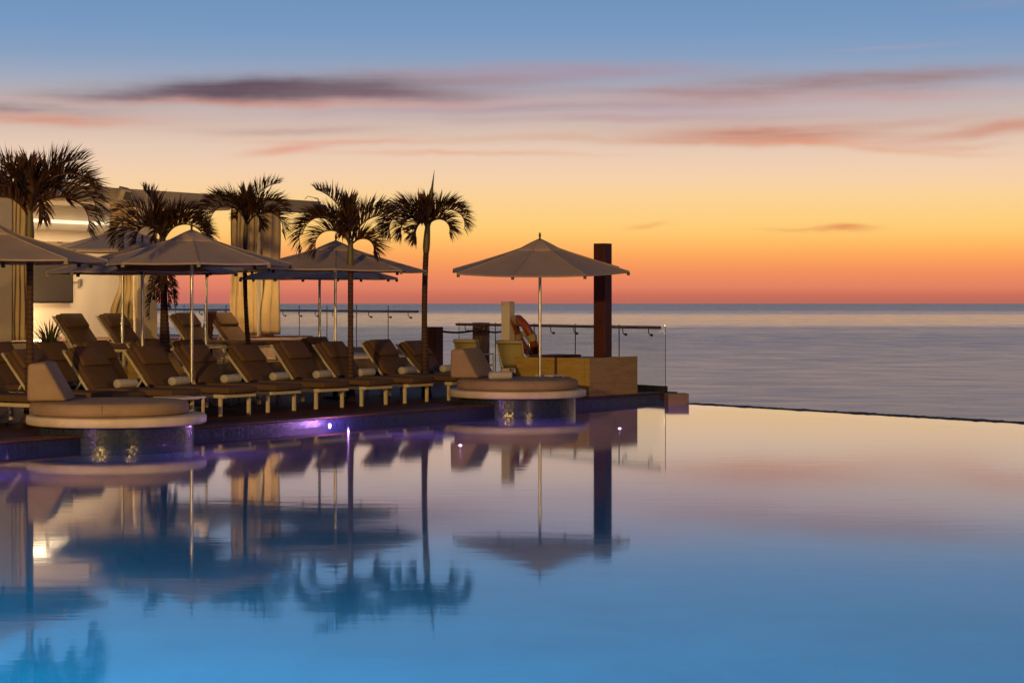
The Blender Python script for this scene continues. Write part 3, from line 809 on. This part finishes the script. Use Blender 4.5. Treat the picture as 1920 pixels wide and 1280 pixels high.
# ------------------------------------------------------------------ round daybeds
def make_daybed(c, rz, label, dx=0):
    root = empty('round_daybed', (c.x, c.y, 0)); tag(root, label, 'daybed', 'round daybeds on the pool edge')
    b = MB(); b.lathe([(.94, -1.3), (.94, .214)], 96); b.build('tiled_drum', M['drum_tile'], root, smooth=40)
    b = MB(); b.lathe([(1.06, .215), (1.09, .225), (1.1, .24), (1.1, .305), (1.09, .325), (1.06, .335), (.5, .336)], 96); b.build('stone_slab', M['white_stone'], root, smooth=40)
    b = MB(); b.lathe([(.93, .338), (.965, .36), (.975, .40), (.97, .455), (.945, .485), (.90, .50), (.6, .506), (.1, .508)], 96)
    ms = b.build('mattress', M['daybed_fabric'], root, smooth=50, loc=(dx, 0, 0))
    b = MB()
    for z, r in ((.478, .953), (.362, .968)): b.tube([(r * math.cos(2 * math.pi * k / 72), r * math.sin(2 * math.pi * k / 72), z) for k in range(73)], .006, 6, cap=False)
    b.tube([(.977 * math.cos(R(-84)), .977 * math.sin(R(-84)), z) for z in (.36, .41, .478)], .005, 6)
    b.build('piping', M['daybed_fabric'], ms, smooth=50)
    b = MB()
    prof = [(-1.0, .51), (-.52, .51), (-.78, .985), (-.99, .965)]
    b.extrude_xz(prof, -.42, .42)
    w = b.build('wedge_cushion', M['daybed_fabric'], root, bevel=.045, seg=4, smooth=60); w.rotation_euler.z = rz; w.location.x = dx * .4
    return root
D1 = Vector((-4.90, 24.7, 0)); D2 = Vector((.085, 31.9, 0))
make_daybed(D1, R(4), 'round taupe daybed on a mosaic drum, nearest, at the left edge of the pool', -.09)
make_daybed(D2, R(-20), 'round daybed on a mosaic drum with a white towel, in front of the lone parasol')
o = copy_tree(tw0); o.location = (D2.x - .27, D2.y - .42, .565); o.rotation_euler.z = R(90 + 12); o['label'] = 'rolled white towel lying against the wedge cushion of the right round daybed'
o['group'] = 'rolled white towels on the loungers'

# ------------------------------------------------------------------ right end of the deck
pl = empty('stone_plinth', E(10.4, .82, .1), ROT_S); tag(pl, 'long travertine plinth carrying the tall dark post', 'plinth')
b = MB(); b.box((0, -.70, .34), (1.6, .1, .68)); b.build('front_slab', M['travertine'], pl, bevel=.006)
b = MB(); b.box((-.752, .055, .34), (.09, 1.4, .68)); b.build('side_slab', M['travertine'], pl, bevel=.006)
b = MB(); b.box((.05, .06, .335), (1.5, 1.38, .66)); b.build('core', M['travertine'], pl, bevel=.006)
b = MB(); b.box((-.15, .35, .69), (.9, .5, .045)); b.build('seat_board', M['pole_wood'], pl, bevel=.006)
ps = empty('wooden_post', E(10.9, .60, .77), ROT_S); tag(ps, 'tall dark red wooden post standing on the travertine plinth', 'post')
b = MB(); b.box((0, 0, .99), (.235, .235, 1.98)); b.build('shaft', M['pole_wood'], ps, bevel=.008)
for z in (.62, 1.25):
    b = MB(); b.tube([(-.115, -.03, z), (-.15, -.03, z)], .022, 8); b.build('bolt', M['dark_metal'], ps)
# white column
wc = empty('white_column', at(952.5, 38.2, .1), ROT_S); tag(wc, 'square cream column at the railing, left of the orange lifebuoy', 'column')
b = MB(); b.box((0, 0, .82), (.19, .19, 1.64)); b.build('shaft', M['plaster'], wc, bevel=.012)
b = MB(); b.box((0, 0, .03), (.26, .26, .06)); b.build('foot', M['plaster'], wc, bevel=.01)
# lifebuoy
lr = empty('lifebuoy', at(984, 38.0, 1.07)); tag(lr, 'orange ring lifebuoy with rope beside the cream column', 'lifebuoy')
_m = Vector((-.44, 0, .90)).normalized(); _n = Vector((-.85, -.33, -.42)); _n = (_n - _m * _n.dot(_m)).normalized()
lr.rotation_euler = Matrix((_n.cross(_m), _n, _m)).transposed().to_euler()
b = MB(); N = 64; Rm, rm = .315, .085
vs = []
for i in range(N):
    a = 2 * math.pi * i / N
    for k in range(16):
        q = 2 * math.pi * k / 16
        r = Rm + rm * math.cos(q); vs.append((r * math.cos(a), rm * .8 * math.sin(q), r * math.sin(a)))
b.add(vs, [(i * 16 + k, i * 16 + (k + 1) % 16, ((i + 1) % N) * 16 + (k + 1) % 16, ((i + 1) % N) * 16 + k) for i in range(N) for k in range(16)])
b.build('ring', M['orange'], lr, smooth=60)
for j in range(4):
    a0 = R(100 + 90 * j); b = MB()
    b.tube([(Rm * math.cos(a0 + R(x)), 0, Rm * math.sin(a0 + R(x))) for x in (-9, -3, 3, 9)], rm * 1.04, 16); b.build('band', M['ring_white'], lr, smooth=60)
b = MB(); rr2 = random.Random(8)
for j in range(7):
    x0 = -.1 + .035 * j
    b.tube([(x0, -.07, .12), (x0 + .03, -.10, -.02), (x0 + .05, -.10, -.14), (x0 + .07, -.06, -.02), (x0 + .05, -.06, .1)], .011, 6)
b.build('rope', M['rope'], lr)
lr.scale = (1.1, 1.1, 1.12)
st = empty('lifebuoy_stand', at(993, 38.25, .1), ROT_S); tag(st, 'thin steel stand behind the orange lifebuoy', 'stand')
b = MB(); b.tube([(0, 0, 0), (0, 0, 1.0)], .022, 10); b.build('pole', M['steel'], st, smooth=40)
b = MB(); b.box((0, 0, 1.0), (.3, .04, .05)); b.build('arm', M['steel'], st, bevel=.004)

# railings
def make_rail(a, b_, zf, hg, zr, panels, brk, label, side=1):
    d = (b_ - a); L = d.length; rz = math.atan2(d.y, d.x)
    root = empty('glass_railing', (a.x, a.y, zf), rz); tag(root, label, 'glass railing')
    w = L / panels
    for i in range(panels):
        m = MB(); x0, x1 = i * w + .008, (i + 1) * w - .008
        m.add([(x0, -.007, .1), (x1, -.007, .1), (x1, -.007, hg), (x0, -.007, hg), (x0, .007, .1), (x1, .007, .1), (x1, .007, hg), (x0, .007, hg)],
              [(0, 1, 2, 3), (5, 4, 7, 6)], 0)
        o = len(m.v) - 8
        for f in ((0, 4, 5, 1), (1, 5, 6, 2), (2, 6, 7, 3), (3, 7, 4, 0)): m.f.append([o + q for q in f]); m.m.append(1)
        m.build('glass_panel', [M['glass'], M['glass_edge']], root)
    m = MB(); m.tube([(.05, side * .09, zr), (L * .5, side * .09, zr), (L - .05, side * .09, zr)], .027, 12); m.build('handrail', M['rail_wood'], root, smooth=50)
    for i in range(brk):
        x = L * (i + .5) / brk
        m = MB(); m.tube([(x, side * .09, zr - .02), (x, side * .088, zr - .10), (x, side * .06, zr - .135), (x, side * .01, zr - .14)], .010, 6)
        m.tube([(x, side * .035, zr - .14), (x, side * .004, zr - .14)], .026, 10); m.build('bracket', M['dark_metal'], root)
    m = MB(); m.box((L / 2, 0, .055), (L, .09, .11)); m.build('base_channel', M['dark_metal'], root, bevel=.004)
    return root
make_rail(RA, RB, .1, 1.21, 1.165, 5, 9, 'glass railing with round handrail behind the tall post and chairs, right end of deck', 1)
make_rail(LA, LB, .54, 1.12, .98, 12, 20, 'long glass railing of the raised terrace, seen behind the loungers and pavilion', 1)

# low wooden bollards and rope at the beach steps
bo = []
for px, d, zt, l in ((814, 41.0, 1.22, 'low dark wooden bollard behind the rightmost palm trunk'), (902, 43.0, 1.29, 'low dark wooden bollard left of the cream column, behind a chair')):
    p = at(px, d, .1); r = empty('wooden_bollard', p, ROT_S); tag(r, l, 'bollard', 'low wooden bollards'); bo.append(p)
    b = MB(); b.box((0, 0, (zt - .1) / 2), (.27, .27, zt - .1)); b.build('shaft', M['pole_wood'], r, bevel=.01)
    b = MB(); b.tube([(-.15, 0, zt - .2), (.15, 0, zt - .2)], .02, 8); b.build('rope_ring', M['dark_metal'], r)
a, c = bo; b = MB()
w_ = at(947, 40.2, .1) ; pts2 = [c.lerp(w_, t) + Vector((0, 0, 1.05 - .05 * math.sin(math.pi * t))) for t in [i / 8 for i in range(9)]]
b2 = MB(); o2 = pts2[0].copy(); b2.tube([q - o2 for q in pts2], .02, 8)
tag(b2.build('rope', M['dark_rope'], loc=o2, smooth=50), 'short dark rope from the bollard by the chair towards the cream column', 'rope')
pts = [a.lerp(c, t) + Vector((0, 0, 1.05 - .06 * math.sin(math.pi * t))) for t in [i / 12 for i in range(13)]]
o0 = pts[0].copy(); b.tube([q - o0 for q in pts], .022, 8)
tag(b.build('rope', M['dark_rope'], loc=o0, smooth=50), 'thick dark rope strung between the two low wooden bollards', 'rope')

# sling chairs
def make_chair(loc, rz, label):
    root = empty('sling_chair', loc, rz); tag(root, label, 'chair', 'cream sling chairs')
    # local: +x is forward (seat front), back at x<0
    bt = Vector((-.36, 0, .93)); bb = Vector((-.18, 0, .40))
    b = MB()
    pr = [(-.13, .41), (-.20, .50), (-.27, .72), (-.33, .90), (-.37, .93), (-.40, .90), (-.39, .86)]
    vs = []
    for i, (x, z) in enumerate(pr):
        w = .21 + .05 * min(1, (z - .41) / .5)
        vs += [(x, -w, z), (x, w, z)]
    b.add(vs, [(2 * i, 2 * i + 1, 2 * i + 3, 2 * i + 2) for i in range(len(pr) - 1)])
    o = b.build('backrest', M['chair_sling'], root, smooth=60); md = o.modifiers.new('t', 'SOLIDIFY'); md.thickness = .012
    b = MB(); b.add([(-.16, -.23, .41), (-.16, .23, .41), (.1, .23, .40), (.1, -.23, .40), (.30, .23, .44), (.30, -.23, .44)], [(0, 1, 2, 3), (3, 2, 4, 5)])
    o = b.build('seat', M['chair_sling'], root, smooth=60); md = o.modifiers.new('t', 'SOLIDIFY'); md.thickness = .012
    for y in (-.25, .25):
        b = MB(); b.tube([(-.38, y, .92), (-.17, y, .40), (.31, y, .43)], .014, 8); b.build('side_frame', M['cream_metal'], root, smooth=50)
        b = MB(); b.tube([(.30, y * 1.08, 0), (.27, y * 1.08, .62)], .014, 8); b.build('leg', M['cream_metal'], root, smooth=50)
        b = MB(); b.tube([(-.36, y * 1.08, 0), (-.10, y * 1.08, .42)], .014, 8); b.build('leg', M['cream_metal'], root, smooth=50)
        b = MB(); b.box((0.0, y * 1.08, .64), (.56, .045, .025)); b.build('armrest', M['cream_metal'], root, bevel=.006)
    return root
make_chair(at(970, 36.9, .1), R(66), 'cream sling chair with its back to the pool, in front of the lifebuoy')
make_chair(at(889, 37.9, .1), R(66), 'cream sling chair with its back to the pool, left of the cream column')

wc2 = empty('slatted_chair', E(11.78, 10.75, .54), ROT_S + R(200)); tag(wc2, 'dark slatted wooden chair between two terrace loungers by the sea railing', 'chair')
b = MB()
for k in range(7): b.bar((-.24 + .08 * k, 0, .45), (-.24 + .08 * k, .1, .98), .035, .016, up=(1, 0, 0))
b.bar((-.28, .1, .98), (.28, .1, .98), .03, .05); b.bar((-.28, .02, .5), (.28, .02, .5), .03, .05)
b.build('backrest', M['pole_wood'], wc2)
b = MB(); b.box((0, -.22, .44), (.54, .46, .04)); b.build('seat', M['pole_wood'], wc2, bevel=.006)
for x in (-.25, .25):
    for y in (-.42, .0):
        b = MB(); b.box((x, y, .21), (.045, .045, .42)); b.build('leg', M['pole_wood'], wc2)
# corner block of the infinity edge and dark kerb
kb = empty('corner_block', E(11.93, -.12, 0), ROT_S)
kb.location = (2.80, 33.85, -.32); kb.rotation_euler.z = R(8)
tag(kb, 'small travertine block at the corner where the infinity edge starts', 'stone block')
b = MB(); b.box((0, 0, .245), (.36, .3, .5)); b.build('block', M['end_stone'], kb, bevel=.008)

# ------------------------------------------------------------------ pool lamps
def pool_lamp(loc, label, rz=0, power=25, wall=False):
    root = empty('pool_light', loc, rz); tag(root, label, 'pool light', 'purple pool lights')
    b = MB()
    if wall:
        b.tube([(0, -.02, 0), (0, .0, 0)], [.02, .022], 16)
    else:
        b.lathe([(.004, .014), (.014, .012), (.022, .004), (.022, -.02)], 16)
    b.build('lens', M['purple_glow'], root, smooth=50)
    b = MB()
    if wall: b.tube([(0, -.008, 0), (0, .004, 0)], .034, 20)
    else: b.lathe([(.035, .003), (.035, -.03), (.02, -.06)], 20)
    b.build('bezel', M['steel'], root, smooth=50)
    l = bpy.data.lights.new('pool_lamp_light', 'POINT'); l.energy = power; l.color = (.66, .30, 1.0); l.shadow_soft_size = 0
    lo = bpy.data.objects.new('pool_lamp_light', l); COL.objects.link(lo)
    lo.location = Vector(loc) + (Vector((US.y, -US.x, 0)) * .34 + Vector((0, 0, .04)) if wall else Vector((0, 0, .09)))
    return root
pool_lamp(E(2.62, -.005, .012), 'glowing purple lamp set in the mosaic wall at the waterline', ROT_S, 32, True)
pool_lamp(E(-3.5, -.005, .012), 'purple lamp in the mosaic wall left of the near daybed, outside the frame', ROT_S, 4, True)
pool_lamp(at(863, 23.86, 0), 'small purple light floating on the pool, nearer and left of the other', 0, 1.6)
pool_lamp(at(1162, 27.1, 0), 'small purple light floating on the pool below the tall post', 0, 1.6)

def lamp(name, typ, loc, energy, color, size=.3, rot=None, spot=None):
    l = bpy.data.lights.new(name, typ); l.energy = energy; l.color = color
    if typ == 'AREA': l.shape = 'RECTANGLE'; l.size = size[0]; l.size_y = size[1]
    else: l.shadow_soft_size = size
    if spot: l.spot_size = R(spot[0]); l.spot_blend = spot[1]
    o = bpy.data.objects.new(name, l); COL.objects.link(o); o.location = loc
    if rot: o.rotation_euler = rot
    return o
# underwater lamps of the pool
BL = (.0, .80, 1.0)
for x, y, z, e in ((-6.2, 5.8, -.28, 3900), (-3.2, 5.2, -.28, 2900), (-0.2, 4.8, -.28, 700), (3.6, 4.9, -.28, 130), (8.0, 6.0, -.28, 30), (-9.5, 9.5, -.4, 300)):
    lamp('underwater_light', 'POINT', (x, y, z), e, BL, 0)
for q, e in ((-4.5, 40), (-1, 40), (3.0, 55), (6, 45), (10, 35)):
    lamp('underwater_light', 'POINT', E(q, -1.2, -.6), e * .55, (.85, .16, .85), 0)
# pavilion room
WARM = (1.0, .59, .15)
q = E(9.0, 12.7, 1.2); lamp('floor_lamp', 'POINT', q, 95, (1.0, .70, .36), .12)
q = E(9.5, 12.3, 3.2); lamp('room_light', 'AREA', q, 90, (1.0, .74, .42), (4.5, 1.0), (0, 0, ROT_S))
q = E(13.4, 9.9, 3.4); lamp('curtain_fill', 'SPOT', q, 230, (1.0, .60, .20), .05, (R(10), 0, 0), (130, .8))  # added spot without a fixture, out from the beam, to turn curtains golden
q = E(9.7, 9.9, 3.4); lamp('curtain_fill', 'SPOT', q, 90, (1.0, .62, .24), .05, (R(10), 0, 0), (130, .8))  # second added spot, likewise no fixture, for the middle column
# hotel terrace lamps behind the camera (their glints show in the drum mosaic)
lamp('hotel_lamp', 'POINT', (-13, -9, 7.0), 27000, WARM, .4)
lamp('hotel_lamp', 'POINT', (16, -6, 6.0), 8000, WARM, .4)

# ------------------------------------------------------------------ render settings
sc.view_settings.view_transform = 'Standard'; sc.view_settings.look = 'None'
sc.view_settings.exposure = 0; sc.view_settings.gamma = 1
sc.render.engine = 'CYCLES'
sc.cycles.use_denoising = True
sc.cycles.max_bounces = 8; sc.cycles.diffuse_bounces = 3; sc.cycles.glossy_bounces = 5; sc.cycles.transmission_bounces = 5; sc.cycles.transparent_max_bounces = 24
sc.cycles.sample_clamp_indirect = 6.0
